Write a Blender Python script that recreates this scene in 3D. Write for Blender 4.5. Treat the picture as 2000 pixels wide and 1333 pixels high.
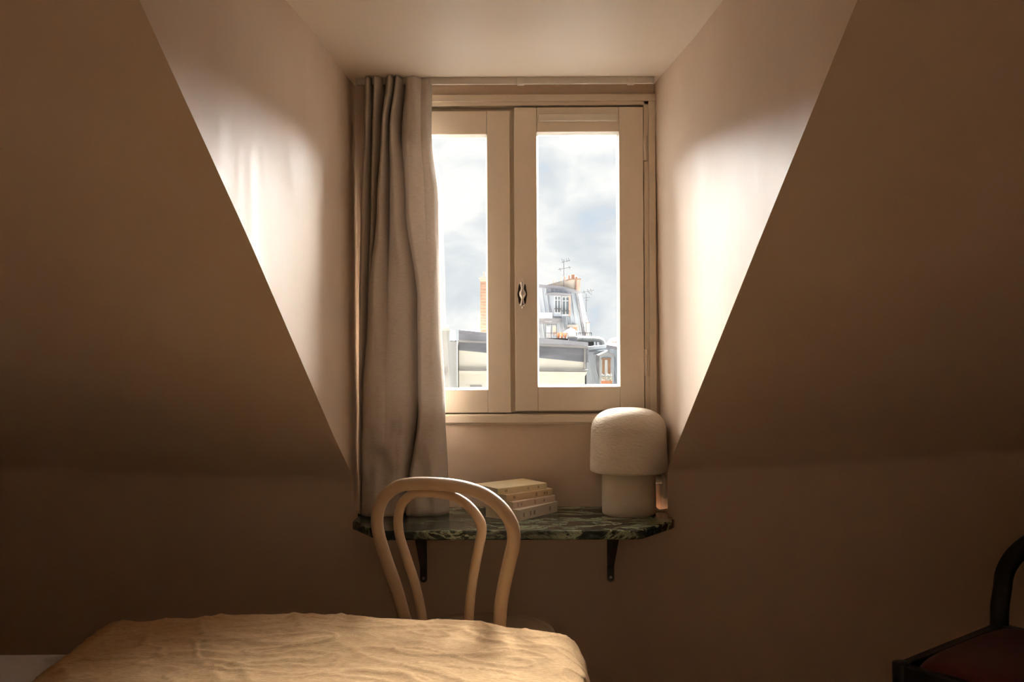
import bpy, math, random
from mathutils import Vector, Matrix, noise
random.seed(7)
for o in list(bpy.data.objects): bpy.data.objects.remove(o)
scene = bpy.context.scene
C = scene.collection
# ------------------------------------------------------------------ camera, sky, sun, exposure
F = 1850.0; CAMZ = 1.27; ROLL = 0.0055
cam = bpy.data.cameras.new('camera'); camo = bpy.data.objects.new('camera', cam); C.objects.link(camo)
cam.sensor_width = 36; cam.lens = F / 2000 * 36; cam.clip_start = 0.05; cam.clip_end = 2000
camo.location = (0, 0, CAMZ); camo.rotation_euler = (math.pi / 2, ROLL, 0)
scene.camera = camo
vs = scene.view_settings
vs.view_transform = 'Standard'; vs.look = 'None'; vs.gamma = 1.0; vs.exposure = 0.0; vs.use_curve_mapping = False

world = bpy.data.worlds.new('cloudy_sky'); scene.world = world; world.use_nodes = True
def build_world():
    nt = world.node_tree; n = nt.nodes; l = nt.links; n.clear()
    out = n.new('ShaderNodeOutputWorld'); bg = n.new('ShaderNodeBackground')
    tc = n.new('ShaderNodeTexCoord'); mp = n.new('ShaderNodeMapping')
    mp.inputs['Location'].default_value = (0.62, 0.1, 0.37)
    mp.inputs['Scale'].default_value = (1.0, 1.0, 1.75)
    n1 = n.new('ShaderNodeTexNoise'); n1.inputs['Scale'].default_value = 9.0
    n1.inputs['Detail'].default_value = 7; n1.inputs['Roughness'].default_value = 0.52; n1.inputs['Distortion'].default_value = 0.25
    cr = n.new('ShaderNodeValToRGB'); e = cr.color_ramp.elements
    e[0].position = 0.33; e[0].color = (0.62, 0.70, 0.80, 1)
    e[1].position = 0.60; e[1].color = (1.0, 0.985, 0.95, 1)
    m = e.new(0.40); m.color = (0.72, 0.75, 0.785, 1)
    m = e.new(0.485); m.color = (0.82, 0.835, 0.85, 1)
    l.new(tc.outputs['Generated'], mp.inputs['Vector']); l.new(mp.outputs[0], n1.inputs['Vector'])
    l.new(n1.outputs['Fac'], cr.inputs[0]); l.new(cr.outputs[0], bg.inputs['Color'])
    bg.inputs['Strength'].default_value = 1.17
    l.new(bg.outputs[0], out.inputs[0])
build_world()
sun = bpy.data.lights.new('hazy_sun', 'SUN'); suno = bpy.data.objects.new('hazy_sun', sun); C.objects.link(suno)
sun.energy = 198.0; sun.angle = math.radians(84); sun.color = (1.0, 0.965, 0.92)
suno.location = (0, 30, 40)
suno.rotation_euler = Vector((-0.115, -math.cos(math.radians(47)), -math.sin(math.radians(47)))).to_track_quat('-Z', 'Y').to_euler()

# ------------------------------------------------------------------ helpers
def P(px, py, D):
    u = px - 1000.0; v = py - 666.5
    u, v = u - ROLL * v, v + ROLL * u
    return Vector((u * D / F, D, CAMZ - v * D / F))

class MB:
    def __init__(s): s.v = []; s.f = []
    def add(s, vs_, fs_):
        b = len(s.v); s.v += [Vector(p) for p in vs_]; s.f += [tuple(i + b for i in f) for f in fs_]; return s
    def box(s, x0, x1, y0, y1, z0, z1):
        return s.add([(x0,y0,z0),(x1,y0,z0),(x1,y1,z0),(x0,y1,z0),(x0,y0,z1),(x1,y0,z1),(x1,y1,z1),(x0,y1,z1)],
                     [(3,2,1,0),(4,5,6,7),(0,1,5,4),(1,2,6,5),(2,3,7,6),(3,0,4,7)])
    def prism(s, poly, ext):
        n = len(poly); ext = Vector(ext); a = [Vector(p) for p in poly]
        fs_ = [tuple(range(n)), tuple(range(2*n-1, n-1, -1))]
        for i in range(n):
            j = (i+1) % n; fs_.append((j, i, n+i, n+j))
        return s.add(a + [p + ext for p in a], fs_)
    def pbox(s, px0, py0, px1, py1, D, depth):
        return s.prism([P(px0,py0,D), P(px0,py1,D), P(px1,py1,D), P(px1,py0,D)], (0,depth,0))
    def ppoly(s, pts, D, depth):
        return s.prism([P(x,y,D) for x, y in pts], (0,depth,0))
    def bar(s, a, b, w, h=None):
        a = Vector(a); b = Vector(b); h = h or w; d = (b-a).normalized()
        r = Vector((0,0,1)) if abs(d.z) < .9 else Vector((0,1,0))
        u = d.cross(r).normalized(); t = u.cross(d)
        c = [u*w/2+t*h/2, -u*w/2+t*h/2, -u*w/2-t*h/2, u*w/2-t*h/2]
        return s.prism([a+q for q in c], b-a)
    def tube(s, path, r, closed=False, seg=12, flat=1.0, up=None):
        n = len(path); pts = [Vector(p) for p in path]
        rr = r if isinstance(r, (list, tuple)) else [r]*n
        vs_ = []; prev = None
        for i in range(n):
            t = (pts[(i+1) % n] - pts[i-1]) if closed else (pts[min(i+1, n-1)] - pts[max(i-1, 0)])
            t.normalize()
            if prev is None:
                a = Vector(up) if up else (Vector((0,0,1)) if abs(t.z) < .9 else Vector((0,1,0)))
                u = (a - t*a.dot(t)).normalized()
            else:
                u = (prev - t*prev.dot(t)).normalized()
            prev = u; w = t.cross(u)
            for k in range(seg):
                q = 2*math.pi*k/seg
                vs_.append(pts[i] + u*math.cos(q)*rr[i] + w*math.sin(q)*rr[i]*flat)
        fs_ = []
        for i in range(n if closed else n-1):
            j = (i+1) % n
            for k in range(seg):
                m = (k+1) % seg; fs_.append((i*seg+k, i*seg+m, j*seg+m, j*seg+k))
        if not closed:
            fs_.append(tuple(range(seg-1, -1, -1))); fs_.append(tuple((n-1)*seg+k for k in range(seg)))
        return s.add(vs_, fs_)
    def lathe(s, prof, c, seg=48, axis='z'):
        c = Vector(c); n = len(prof); vs_ = []
        for (r, z) in prof:
            for k in range(seg):
                q = 2*math.pi*k/seg
                vs_.append(c + Vector((r*math.cos(q), r*math.sin(q), z)))
        fs_ = []
        for i in range(n-1):
            for k in range(seg):
                m = (k+1) % seg; fs_.append((i*seg+k, i*seg+m, (i+1)*seg+m, (i+1)*seg+k))
        fs_.append(tuple(range(seg-1, -1, -1))); fs_.append(tuple((n-1)*seg+k for k in range(seg)))
        return s.add(vs_, fs_)
    def grid(s, fn, nu, nv):
        vs_ = [fn(i/(nu-1), j/(nv-1)) for j in range(nv) for i in range(nu)]
        fs_ = [(j*nu+i, j*nu+i+1, (j+1)*nu+i+1, (j+1)*nu+i) for j in range(nv-1) for i in range(nu-1)]
        return s.add(vs_, fs_)
    def build(s, name, m, parent=None, smooth=False, bevel=0, origin=None, seg=2, solid=0, auto=None):
        org = Vector(origin) if origin is not None else (world_loc(parent) if parent else Vector((0,0,0)))
        me = bpy.data.meshes.new(name)
        me.from_pydata([tuple(p - org) for p in s.v], [], s.f); me.update()
        import bmesh
        bm = bmesh.new(); bm.from_mesh(me); bmesh.ops.recalc_face_normals(bm, faces=bm.faces); bm.to_mesh(me); bm.free()
        o = bpy.data.objects.new(name, me); C.objects.link(o); me.materials.append(m)
        if parent:
            o.parent = parent; o.location = org - world_loc(parent)
        else: o.location = org
        if smooth:
            for p in me.polygons: p.use_smooth = True
            if auto:
                me.set_sharp_from_angle(angle=math.radians(auto))
        if solid:
            md = o.modifiers.new('solid', 'SOLIDIFY'); md.thickness = solid; md.offset = 0
        if bevel:
            md = o.modifiers.new('bevel', 'BEVEL'); md.width = bevel; md.segments = seg; md.limit_method = 'ANGLE'; md.angle_limit = math.radians(40)
        return o
def world_loc(o):
    v = Vector((0,0,0))
    while o: v += o.location; o = o.parent
    return v
def tag(o, label=None, cat=None, group=None, kind=None):
    if label: o['label'] = label
    if cat: o['category'] = cat
    if group: o['group'] = group
    if kind: o['kind'] = kind
    return o
def thing(name, label, cat, loc, group=None, kind=None):
    o = bpy.data.objects.new(name, None); C.objects.link(o); o.location = loc; o.empty_display_size = .1
    return tag(o, label, cat, group, kind)
def spline(pts, n, closed=False):
    p = [Vector(q) for q in pts]; N = len(p); out = []
    segs = N if closed else N-1
    for i in range(segs):
        a = p[i-1] if (closed or i > 0) else p[0]*2 - p[1]
        b = p[i]; c = p[(i+1) % N]; d = p[(i+2) % N] if (closed or i+2 < N) else c*2 - b
        for k in range(n):
            t = k/n
            out.append(.5*((2*b) + (c-a)*t + (2*a-5*b+4*c-d)*t*t + (3*b-a-3*c+d)*t**3))
    if not closed: out.append(p[-1])
    return out

# ------------------------------------------------------------------ materials
def mat(name, col, rough=.6, col2=None, nscale=4, stretch=(1,1,1), bump=0, bscale=40, metal=0, spec=.5, detail=5, lo=.35, hi=.65, sheen=0, coat=0, bstretch=None):
    m = bpy.data.materials.new(name); m.use_nodes = True
    nt = m.node_tree; n = nt.nodes; l = nt.links; b = n['Principled BSDF']
    b.inputs['Base Color'].default_value = (*col, 1); b.inputs['Roughness'].default_value = rough
    b.inputs['Metallic'].default_value = metal; b.inputs['Specular IOR Level'].default_value = spec
    if sheen: b.inputs['Sheen Weight'].default_value = sheen
    if coat: b.inputs['Coat Weight'].default_value = coat; b.inputs['Coat Roughness'].default_value = .08
    tc = n.new('ShaderNodeTexCoord')
    if col2:
        mp = n.new('ShaderNodeMapping'); mp.inputs['Scale'].default_value = stretch
        nz = n.new('ShaderNodeTexNoise'); nz.inputs['Scale'].default_value = nscale; nz.inputs['Detail'].default_value = detail
        cr = n.new('ShaderNodeValToRGB'); cr.color_ramp.elements[0].position = lo; cr.color_ramp.elements[1].position = hi
        cr.color_ramp.elements[0].color = (*col, 1); cr.color_ramp.elements[1].color = (*col2, 1)
        l.new(tc.outputs['Object'], mp.inputs[0]); l.new(mp.outputs[0], nz.inputs[0]); l.new(nz.outputs['Fac'], cr.inputs[0]); l.new(cr.outputs[0], b.inputs['Base Color'])
    if bump:
        mp2 = n.new('ShaderNodeMapping'); mp2.inputs['Scale'].default_value = bstretch or (1,1,1)
        nb = n.new('ShaderNodeTexNoise'); nb.inputs['Scale'].default_value = bscale; nb.inputs['Detail'].default_value = 6
        bp = n.new('ShaderNodeBump'); bp.inputs['Strength'].default_value = bump; bp.inputs['Distance'].default_value = .01
        l.new(tc.outputs['Object'], mp2.inputs[0]); l.new(mp2.outputs[0], nb.inputs[0]); l.new(nb.outputs['Fac'], bp.inputs['Height']); l.new(bp.outputs[0], b.inputs['Normal'])
    return m
def plaster(name, c1, c2, rough=.42):
    m = mat(name, c1, rough, c2, nscale=2.2, detail=6, lo=.3, hi=.7, bump=.075, bscale=9, spec=.4)
    nt = m.node_tree; n = nt.nodes; l = nt.links; b = n['Principled BSDF']
    tc = n.new('ShaderNodeTexCoord'); mp = n.new('ShaderNodeMapping'); mp.inputs['Scale'].default_value = (1, 3.0, 1.0)
    mp.inputs['Rotation'].default_value = (.5, .2, .3)
    nz = n.new('ShaderNodeTexNoise'); nz.inputs['Scale'].default_value = 3.5; nz.inputs['Detail'].default_value = 8; nz.inputs['Roughness'].default_value = .62; nz.inputs['Distortion'].default_value = .8
    mr = n.new('ShaderNodeMapRange'); mr.inputs['To Min'].default_value = rough-.05; mr.inputs['To Max'].default_value = rough+.08
    mr.inputs['From Min'].default_value = .35; mr.inputs['From Max'].default_value = .65
    l.new(tc.outputs['Object'], mp.inputs[0]); l.new(mp.outputs[0], nz.inputs[0]); l.new(nz.outputs['Fac'], mr.inputs[0]); l.new(mr.outputs[0], b.inputs['Roughness'])
    return m
def linen(name, c1, c2, scale=900, rough=.9, trans=0.0, slub=(1,1,1), wave=.25):
    m = mat(name, c1, rough, c2, nscale=60, stretch=slub, detail=6, lo=.3, hi=.72, spec=.15)
    nt = m.node_tree; n = nt.nodes; l = nt.links; b = n['Principled BSDF']
    tc = n.new('ShaderNodeTexCoord')
    w1 = n.new('ShaderNodeTexNoise'); w1.inputs['Scale'].default_value = scale*.35; w1.inputs['Detail'].default_value = 3
    mp = n.new('ShaderNodeMapping'); mp.inputs['Scale'].default_value = slub
    bp = n.new('ShaderNodeBump'); bp.inputs['Strength'].default_value = wave; bp.inputs['Distance'].default_value = .002
    l.new(tc.outputs['Object'], mp.inputs[0]); l.new(mp.outputs[0], w1.inputs[0]); l.new(w1.outputs['Fac'], bp.inputs['Height']); l.new(bp.outputs[0], b.inputs['Normal'])
    if trans:
        out = n['Material Output']; tr = n.new('ShaderNodeBsdfTranslucent'); mx = n.new('ShaderNodeMixShader'); mx.inputs[0].default_value = trans
        tr.inputs[0].default_value = (*c2, 1)
        l.new(b.outputs[0], mx.inputs[1]); l.new(tr.outputs[0], mx.inputs[2]); l.new(mx.outputs[0], out.inputs[0])
    return m
M = {}
M['plaster'] = plaster('lime_plaster', (.655,.505,.385), (.735,.58,.455), .56)
M['ceiling'] = plaster('dormer_ceiling_paint', (.82,.70,.57), (.86,.74,.61), .5)
M['paint'] = mat('beige_window_paint', (.82,.70,.56), .38, (.86,.74,.60), nscale=6, bump=.05, bscale=30)
M['bead'] = mat('pale_glazing_paint', (.80,.74,.64), .4, (.84,.78,.68), nscale=12)
M['floor'] = mat('oak_floor', (.34,.22,.14), .45, (.46,.31,.21), nscale=5, stretch=(1,14,1))
M['curtain'] = linen('taupe_linen', (.55,.475,.41), (.67,.59,.52), 900, .92, .10, (1.2,1.2,9), .35)
M['duvet'] = linen('ochre_linen', (.47,.285,.135), (.70,.46,.24), 700, .92, 0, (1.0,7,7), .6)
M['sheet'] = linen('white_sheet', (.82,.81,.83), (.86,.85,.87), 900, .9)
M['lampclay'] = mat('matte_cream_clay', (.60,.51,.40), .85, (.67,.575,.46), nscale=9, bump=.3, bscale=90, bstretch=(1,1,2.0), spec=.25)
M['lampbase'] = mat('smooth_cream_clay', (.64,.545,.43), .8, (.69,.595,.48), nscale=9, bump=.1, bscale=80, spec=.25)
M['wood'] = mat('beige_lacquered_beech', (.58,.42,.29), .36, (.63,.465,.325), nscale=8, stretch=(1,1,.2), spec=.45)
M['seatwood'] = mat('beige_lacquered_seat', (.50,.375,.265), .42, (.55,.415,.295), nscale=6, spec=.4)
M['iron'] = mat('black_painted_iron', (.035,.027,.022), .5, (.05,.04,.033), nscale=30, bump=.15, bscale=120)
M['screw'] = mat('steel_screw', (.45,.42,.38), .35, metal=.9)
M['black'] = mat('black_lacquer', (.003,.0025,.0025), .4, (.006,.005,.005), nscale=10)
M['red'] = mat('red_velvet', (.075,.006,.004), .9, (.095,.008,.006), nscale=20, sheen=.1)
M['white'] = mat('white_plastic', (.72,.66,.58), .4)
M['dark'] = mat('gap_shade_dark', (.05,.035,.025), .8)
M['bronze'] = mat('aged_bronze', (.035,.028,.022), .4, (.06,.048,.038), nscale=60, metal=.6)
M['nickel'] = mat('worn_nickel', (.50,.46,.42), .28, (.62,.58,.53), nscale=60, metal=.95)
M['pages'] = mat('book_pages', (.66,.56,.43), .85, (.74,.65,.51), nscale=40, stretch=(1,1,60), bump=.2, bscale=300, bstretch=(.05,.05,3))
M['ink'] = mat('brown_ink', (.20,.11,.06), .8)
for k, c in dict(cov_yellow=(.84,.71,.46), cov_ochre=(.74,.55,.33), cov_pink=(.76,.59,.47), cov_cream=(.79,.69,.57)).items():
    M[k] = mat('paper_'+k, c, .6, tuple(min(1, q*1.08) for q in c), nscale=18)
def marble():
    m = bpy.data.materials.new('dark_green_marble'); m.use_nodes = True
    nt = m.node_tree; n = nt.nodes; l = nt.links; b = n['Principled BSDF']
    b.inputs['Roughness'].default_value = .2; b.inputs['Specular IOR Level'].default_value = .3
    tc = n.new('ShaderNodeTexCoord'); mp = n.new('ShaderNodeMapping'); mp.inputs['Rotation'].default_value = (0,0,.35); mp.inputs['Scale'].default_value = (1,2.4,2)
    n1 = n.new('ShaderNodeTexNoise'); n1.inputs['Scale'].default_value = 4.2; n1.inputs['Detail'].default_value = 9; n1.inputs['Distortion'].default_value = 1.6; n1.inputs['Roughness'].default_value = .65
    r1 = n.new('ShaderNodeValToRGB'); e = r1.color_ramp.elements
    e[0].position = .46; e[0].color = (0,0,0,1); e[1].position = .54; e[1].color = (0,0,0,1); q = e.new(.50); q.color = (1,1,1,1)
    n2 = n.new('ShaderNodeTexNoise'); n2.inputs['Scale'].default_value = 22; n2.inputs['Detail'].default_value = 8; n2.inputs['Distortion'].default_value = .9; n2.inputs['Roughness'].default_value = .7
    r2 = n.new('ShaderNodeValToRGB'); e = r2.color_ramp.elements
    e[0].position = .40; e[0].color = (.010,.012,.010,1); e[1].position = .74; e[1].color = (.13,.165,.12,1); q = e.new(.55); q.color = (.032,.042,.032,1)
    n3 = n.new('ShaderNodeTexNoise'); n3.inputs['Scale'].default_value = 3.2; n3.inputs['Detail'].default_value = 3
    r3 = n.new('ShaderNodeValToRGB'); r3.color_ramp.elements[0].position = .38; r3.color_ramp.elements[1].position = .55
    mm = n.new('ShaderNodeMath'); mm.operation = 'MULTIPLY'
    mx = n.new('ShaderNodeMix'); mx.data_type = 'RGBA'; mx.inputs['B'].default_value = (.36,.42,.28,1)
    l.new(tc.outputs['Object'], mp.inputs[0])
    for q in (n1, n2, n3): l.new(mp.outputs[0], q.inputs[0])
    l.new(n1.outputs['Fac'], r1.inputs[0]); l.new(n2.outputs['Fac'], r2.inputs[0]); l.new(n3.outputs['Fac'], r3.inputs[0])
    l.new(r1.outputs[0], mm.inputs[0]); l.new(r3.outputs[0], mm.inputs[1])
    l.new(mm.outputs[0], mx.inputs['Factor']); l.new(r2.outputs[0], mx.inputs['A']); l.new(mx.outputs['Result'], b.inputs['Base Color'])
    return m
M['marble'] = marble()
def glass():
    m = bpy.data.materials.new('window_glass'); m.use_nodes = True
    nt = m.node_tree; n = nt.nodes; l = nt.links; n.remove(n['Principled BSDF']); out = n['Material Output']
    tr = n.new('ShaderNodeBsdfTransparent'); tr.inputs[0].default_value = (.97,.98,.975,1)
    gl = n.new('ShaderNodeBsdfGlossy'); gl.inputs['Roughness'].default_value = .01
    fr = n.new('ShaderNodeFresnel'); fr.inputs[0].default_value = 1.45
    mx = n.new('ShaderNodeMixShader'); l.new(fr.outputs[0], mx.inputs[0]); l.new(tr.outputs[0], mx.inputs[1]); l.new(gl.outputs[0], mx.inputs[2]); l.new(mx.outputs[0], out.inputs[0])
    return m
M['glass'] = glass()
# outdoors
M['stucco'] = mat('cream_stucco', (.80,.74,.62), .9, (.86,.80,.69), nscale=.5)
M['stucco2'] = mat('cream_moulding', (.82,.76,.64), .9, (.87,.81,.70), nscale=.8)
M['greywall'] = mat('weathered_grey_render', (.44,.42,.39), .9, (.62,.60,.56), nscale=.9, stretch=(1.2,1,.25))
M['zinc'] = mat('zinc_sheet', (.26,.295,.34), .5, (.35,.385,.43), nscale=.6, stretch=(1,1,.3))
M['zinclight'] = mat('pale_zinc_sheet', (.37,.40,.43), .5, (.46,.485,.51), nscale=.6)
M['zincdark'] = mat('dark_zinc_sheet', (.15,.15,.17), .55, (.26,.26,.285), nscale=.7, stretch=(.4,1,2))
M['leadgrey'] = mat('lead_flashing', (.28,.26,.25), .6, (.36,.34,.32), nscale=1)
M['brick'] = mat('old_brick', (.19,.105,.075), .9, (.28,.175,.13), nscale=3.5, stretch=(.6,.6,2.5), bump=.3, bscale=8)
M['stonepale'] = mat('pale_chimney_render', (.44,.37,.30), .9, (.52,.455,.385), nscale=1.2)
M['pinkrender'] = mat('pink_chimney_render', (.38,.26,.21), .9, (.43,.31,.255), nscale=1.2)
M['terracotta'] = mat('terracotta', (.50,.20,.10), .85, (.60,.27,.14), nscale=6)
M['potbrown'] = mat('sooty_clay_pot', (.26,.17,.14), .85, (.36,.24,.20), nscale=6)
M['whitepaint'] = mat('white_exterior_paint', (.82,.82,.80), .7)
M['pane'] = mat('dark_far_pane', (.10,.12,.14), .15)
M['paleglass'] = mat('net_curtain_behind_pane', (.60,.60,.58), .6)
M['railing'] = mat('dark_railing_iron', (.08,.08,.09), .6)
M['brownwood'] = mat('brown_shutter_wood', (.24,.13,.075), .8, (.30,.175,.105), nscale=4)
M['duct'] = mat('galvanised_duct', (.30,.31,.31), .5, (.37,.375,.37), nscale=1.2, metal=.3)
M['ground'] = mat('asphalt_courtyard', (.045,.044,.042), .95, (.055,.054,.051), nscale=.2)
M['leaf'] = mat('balcony_leaf', (.12,.19,.08), .8, (.2,.28,.12), nscale=8)
M['petal'] = mat('pale_flower', (.75,.70,.66), .8)
M['petal2'] = mat('orange_flower', (.62,.30,.18), .8)
M['low_bounce'] = mat('low_bounce_black_deck', (.014,.014,.015), .95, (.02,.02,.021), nscale=.5, spec=.1)  # near-black so that sunlit decks and roof tops bounce little light
M['canvas'] = mat('white_parasol_canvas', (.84,.83,.80), .85)

# ------------------------------------------------------------------ room shell
DW = 3.08; DK = 2.98; CEIL = 2.104; ROOMC = 2.5; XA = -2.35; XB = 2.45; YB = -1.7
K = 1.515; ZC = .872; SHELF = .7314; ST = .027
def zcrease(x):
    if x < -.49:
        t = min(1, (-.49-x)/1.1); return .835 + .05*t
    t = min(1, max(0, (x-.49)/1.2)); return .865 + .06*t
def slopeD(x, z):                      # sloped roof surface, slightly eased into the knee wall
    dz = (zcrease(x) - ZC)*.9*(1 - max(0, min(1, (z-1.0)/.5)))
    t = K*(z - dz - ZC); r = .010
    return DK - (r*math.log(1+math.exp(t/r)) if t/r < 40 else t)
def cheekX(side, D):
    t = (DK - D)
    return (-.500 - .0695*t) if side < 0 else (.487 + .054*t)
def cheekpt(side, D, z):
    x = cheekX(side, D); w = max(0, min(1, (z-.87)/1.23))
    if D > 2.6: x += (-.014*w if side < 0 else -.014*w) * (1 if side < 0 else 1) * min(1, (D-2.6)/.4)
    return Vector((x, D, z))
# knee walls + slopes (one sheet per side, from the floor up)
for side, nm in ((-1, 'wall_left_slope'), (1, 'wall_right_slope')):
    b = MB()
    zt = [ -.04 + i*.09 for i in range(9)] + [.74+.012*i for i in range(24)] + [1.03 + i*.0735 for i in range(21)]
    def fn(u, v, side=side):
        z = zt[int(round(v*(len(zt)-1)))]
        x0 = cheekX(side, slopeD(side*.5, z)) if z > SHELF-ST else 0
        if z > CEIL: x0 = 0 if z > CEIL+.02 else x0
        x1 = XA-.0 if side < 0 else XB
        x = x0 + (x1-x0)*u
        D = slopeD(x, z)
        return Vector((x, D, z))
    b.grid(fn, 60, len(zt))
    o = b.build(nm, M['plaster'], smooth=True); tag(o, kind='structure')
# wall under the shelf is carried by both sheets meeting at x=0
# dormer cheeks
for side, nm in ((-1, 'wall_left_cheek'), (1, 'wall_right_cheek')):
    b = MB()
    def fn(u, v, side=side):
        z = (SHELF-.02) + (CEIL+.01-(SHELF-.02))*v
        Df = slopeD(side*.5, z) - .0005
        D = DW+.03 + (Df-DW-.03)*u
        return cheekpt(side, D, z) if u < 1 else Vector((cheekX(side, Df), Df, z))
    b.grid(fn, 40, 60)
    tag(b.build(nm, M['plaster'], smooth=True), kind='structure')
b = MB(); Dc = slopeD(.5, CEIL)
b.prism([(-.75,Dc-.01,CEIL),(.72,Dc-.01,CEIL),(.72,DW+.3,CEIL),(-.75,DW+.3,CEIL)], (0,0,.05))
tag(b.build('ceiling_dormer', M['ceiling']), kind='structure')
b = MB(); b.box(XA-.1, XB+.1, YB-.1, slopeD(.5, ROOMC)+.06, ROOMC-.01, ROOMC+.1)
tag(b.build('ceiling', M['plaster']), kind='structure')
b = MB(); b.box(XA-.1, XB+.1, YB-.1, DW+.25, -.1, 0)
tag(b.build('floor', M['floor']), kind='structure')
b = MB(); b.box(XA-.1, XA, YB-.1, DW+.25, 0, ROOMC+.1); tag(b.build('wall_left', M['plaster']), kind='structure')
b = MB(); b.box(XB, XB+.1, YB-.1, DW+.25, 0, ROOMC+.1); tag(b.build('wall_right', M['plaster']), kind='structure')
b = MB(); b.box(XA-.1, XB+.1, YB-.1, YB, 0, ROOMC+.1); tag(b.build('wall_back', M['plaster']), kind='structure')
# window wall with its opening
OX0, OX1, OZ0, OZ1 = (722-1000)/600.6, (1279-1000)/600.6, CAMZ-(812-666.5)/600.6, CAMZ+(666.5-188)/600.6
b = MB(); y0, y1 = DW, DW+.08
b.box(-.75, OX0, y0, y1, .3, CEIL+.05); b.box(OX1, .75, y0, y1, .3, CEIL+.05)
b.box(OX0, OX1, y0, y1, .3, OZ0); b.box(OX0, OX1, y0, y1, OZ1, CEIL+.05)
tag(b.build('wall_window', M['plaster']), kind='structure')

# ------------------------------------------------------------------ window
S = 600.6
def wx(px): return (px-1000)/S
def wz(py): return CAMZ-(py-666.5)/S
W = thing('window_1', None, None, (0.0, DW, OZ0), kind='structure')
b = MB(); f0, f1 = DW-.004, DW+.060
b.box(OX0-.004, wx(744), f0, f1, OZ0, OZ1); b.box(wx(1259), OX1+.004, f0, f1, OZ0, OZ1)
b.box(OX0, OX1, f0, f1, wz(207), OZ1+.003); b.box(OX0, OX1, f0, f1, OZ0, wz(809))
b.box(OX0, wx(752), DW+.0285, f1, OZ0, OZ1); b.box(wx(1250), OX1, DW+.0285, f1, OZ0, OZ1); b.box(OX0, OX1, DW+.0285, f1, wz(223), OZ1); b.box(OX0, OX1, DW+.0285, f1, OZ0, wz(797))
b.build('frame', M['paint'], W, bevel=.002)
b = MB(); b.box(wx(1268), OX1+.004, f0-.008, f0, OZ0, wz(200)); b.box(OX0-.004, wx(734), f0-.008, f0, OZ0, wz(200)); b.box(OX0-.004, OX1+.004, f0-.008, f0, wz(200), OZ1+.003)
b.build('architrave', M['paint'], W, bevel=.002)
b = MB(); b.box(wx(726), wx(1283), DW-.014, DW, wz(826), wz(811)); b.box(wx(730), wx(1279), DW-.007, DW, wz(829), wz(826))
b.build('sill_moulding', M['paint'], W, bevel=.003)
def leaf(x0, x1, yt, yb, gx0, gx1, gy0, gy1, fy):
    # fy = front face of the leaf
    t = .042
    for a, c in ((x0, gx0), (gx1, x1)):
        MB().box(wx(a), wx(c), fy, fy+t, wz(yb), wz(yt)).build('stile', M['paint'], W, bevel=.0018)
    MB().box(wx(gx0)+.0006, wx(gx1)-.0006, fy+.0008, fy+t, wz(gy0), wz(yt)).build('rail', M['paint'], W, bevel=.0018)
    MB().box(wx(gx0)+.0006, wx(gx1)-.0006, fy+.0008, fy+t, wz(yb), wz(gy1)).build('rail', M['paint'], W, bevel=.0018)
    w = .0055                                     # sloped putty bead all round
    X0, X1, Z0, Z1 = wx(gx0)-.0005, wx(gx1)+.0005, wz(gy1)-.0005, wz(gy0)+.0005
    g = fy+.024; bd = MB()
    ring_o = [(X0,fy+.006,Z0),(X1,fy+.006,Z0),(X1,fy+.006,Z1),(X0,fy+.006,Z1)]
    ring_i = [(X0+w,g,Z0+w),(X1-w,g,Z0+w),(X1-w,g,Z1-w),(X0+w,g,Z1-w)]
    ring_b = [(X0,fy+t-.004,Z0),(X1,fy+t-.004,Z0),(X1,fy+t-.004,Z1),(X0,fy+t-.004,Z1)]
    ring_c = [(X0+w,fy+t-.004,Z0+w),(X1-w,fy+t-.004,Z0+w),(X1-w,fy+t-.004,Z1-w),(X0+w,fy+t-.004,Z1-w)]
    fs_ = []
    for i in range(4):
        j = (i+1) % 4
        fs_ += [(i,j,4+j,4+i), (4+i,4+j,8+j,8+i), (8+i,8+j,12+j,12+i), (12+i,12+j,j,i)]
    bd.add(ring_o+ring_i+ring_c+ring_b, fs_); bd.build('glazing_bead', M['bead'], W)
    MB().box(X0+w-.002, X1-w+.002, g+.002, g+.006, Z0+w-.002, Z1-w+.002).build('pane', M['glass'], W)
leaf(745, 997.5, 217, 806, 791, 953, 263, 761, DW-.006)
leaf(1006, 1257, 212, 803, 1050, 1210, 260, 756, DW-.013)
b = MB(); b.box(wx(990), wx(1010), DW+.012, DW+.03, wz(806), wz(215)); b.build('rebate_strip', M['paint'], W)
MB().box(wx(1053.5), wx(1206.5), DW-.027, DW-.012, wz(240.5), wz(226.5)).build('ventilation_cover', M['bead'], W, bevel=.003)
for (y0_, y1_) in ((268, 317), (684, 736)):
    hb = MB(); mid = (wz(y0_)+wz(y1_))/2
    hb.lathe([(.0002,wz(y1_)),(.0055,wz(y1_)+.001),(.0055,mid-.0006),(.0042,mid-.0005),(.0042,mid+.0005),(.0055,mid+.0006),(.0055,wz(y0_)-.001),(.0002,wz(y0_))], (wx(1260.5), DW-.010, 0), 16)
    h = hb.build('hinge', M['paint'], W, smooth=True, auto=40)
    MB().box(wx(1257.2), wx(1266), DW-.0075, DW-.003, wz(y1_), wz(y0_)).build('hinge_leaf', M['paint'], h, bevel=.001)
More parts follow.
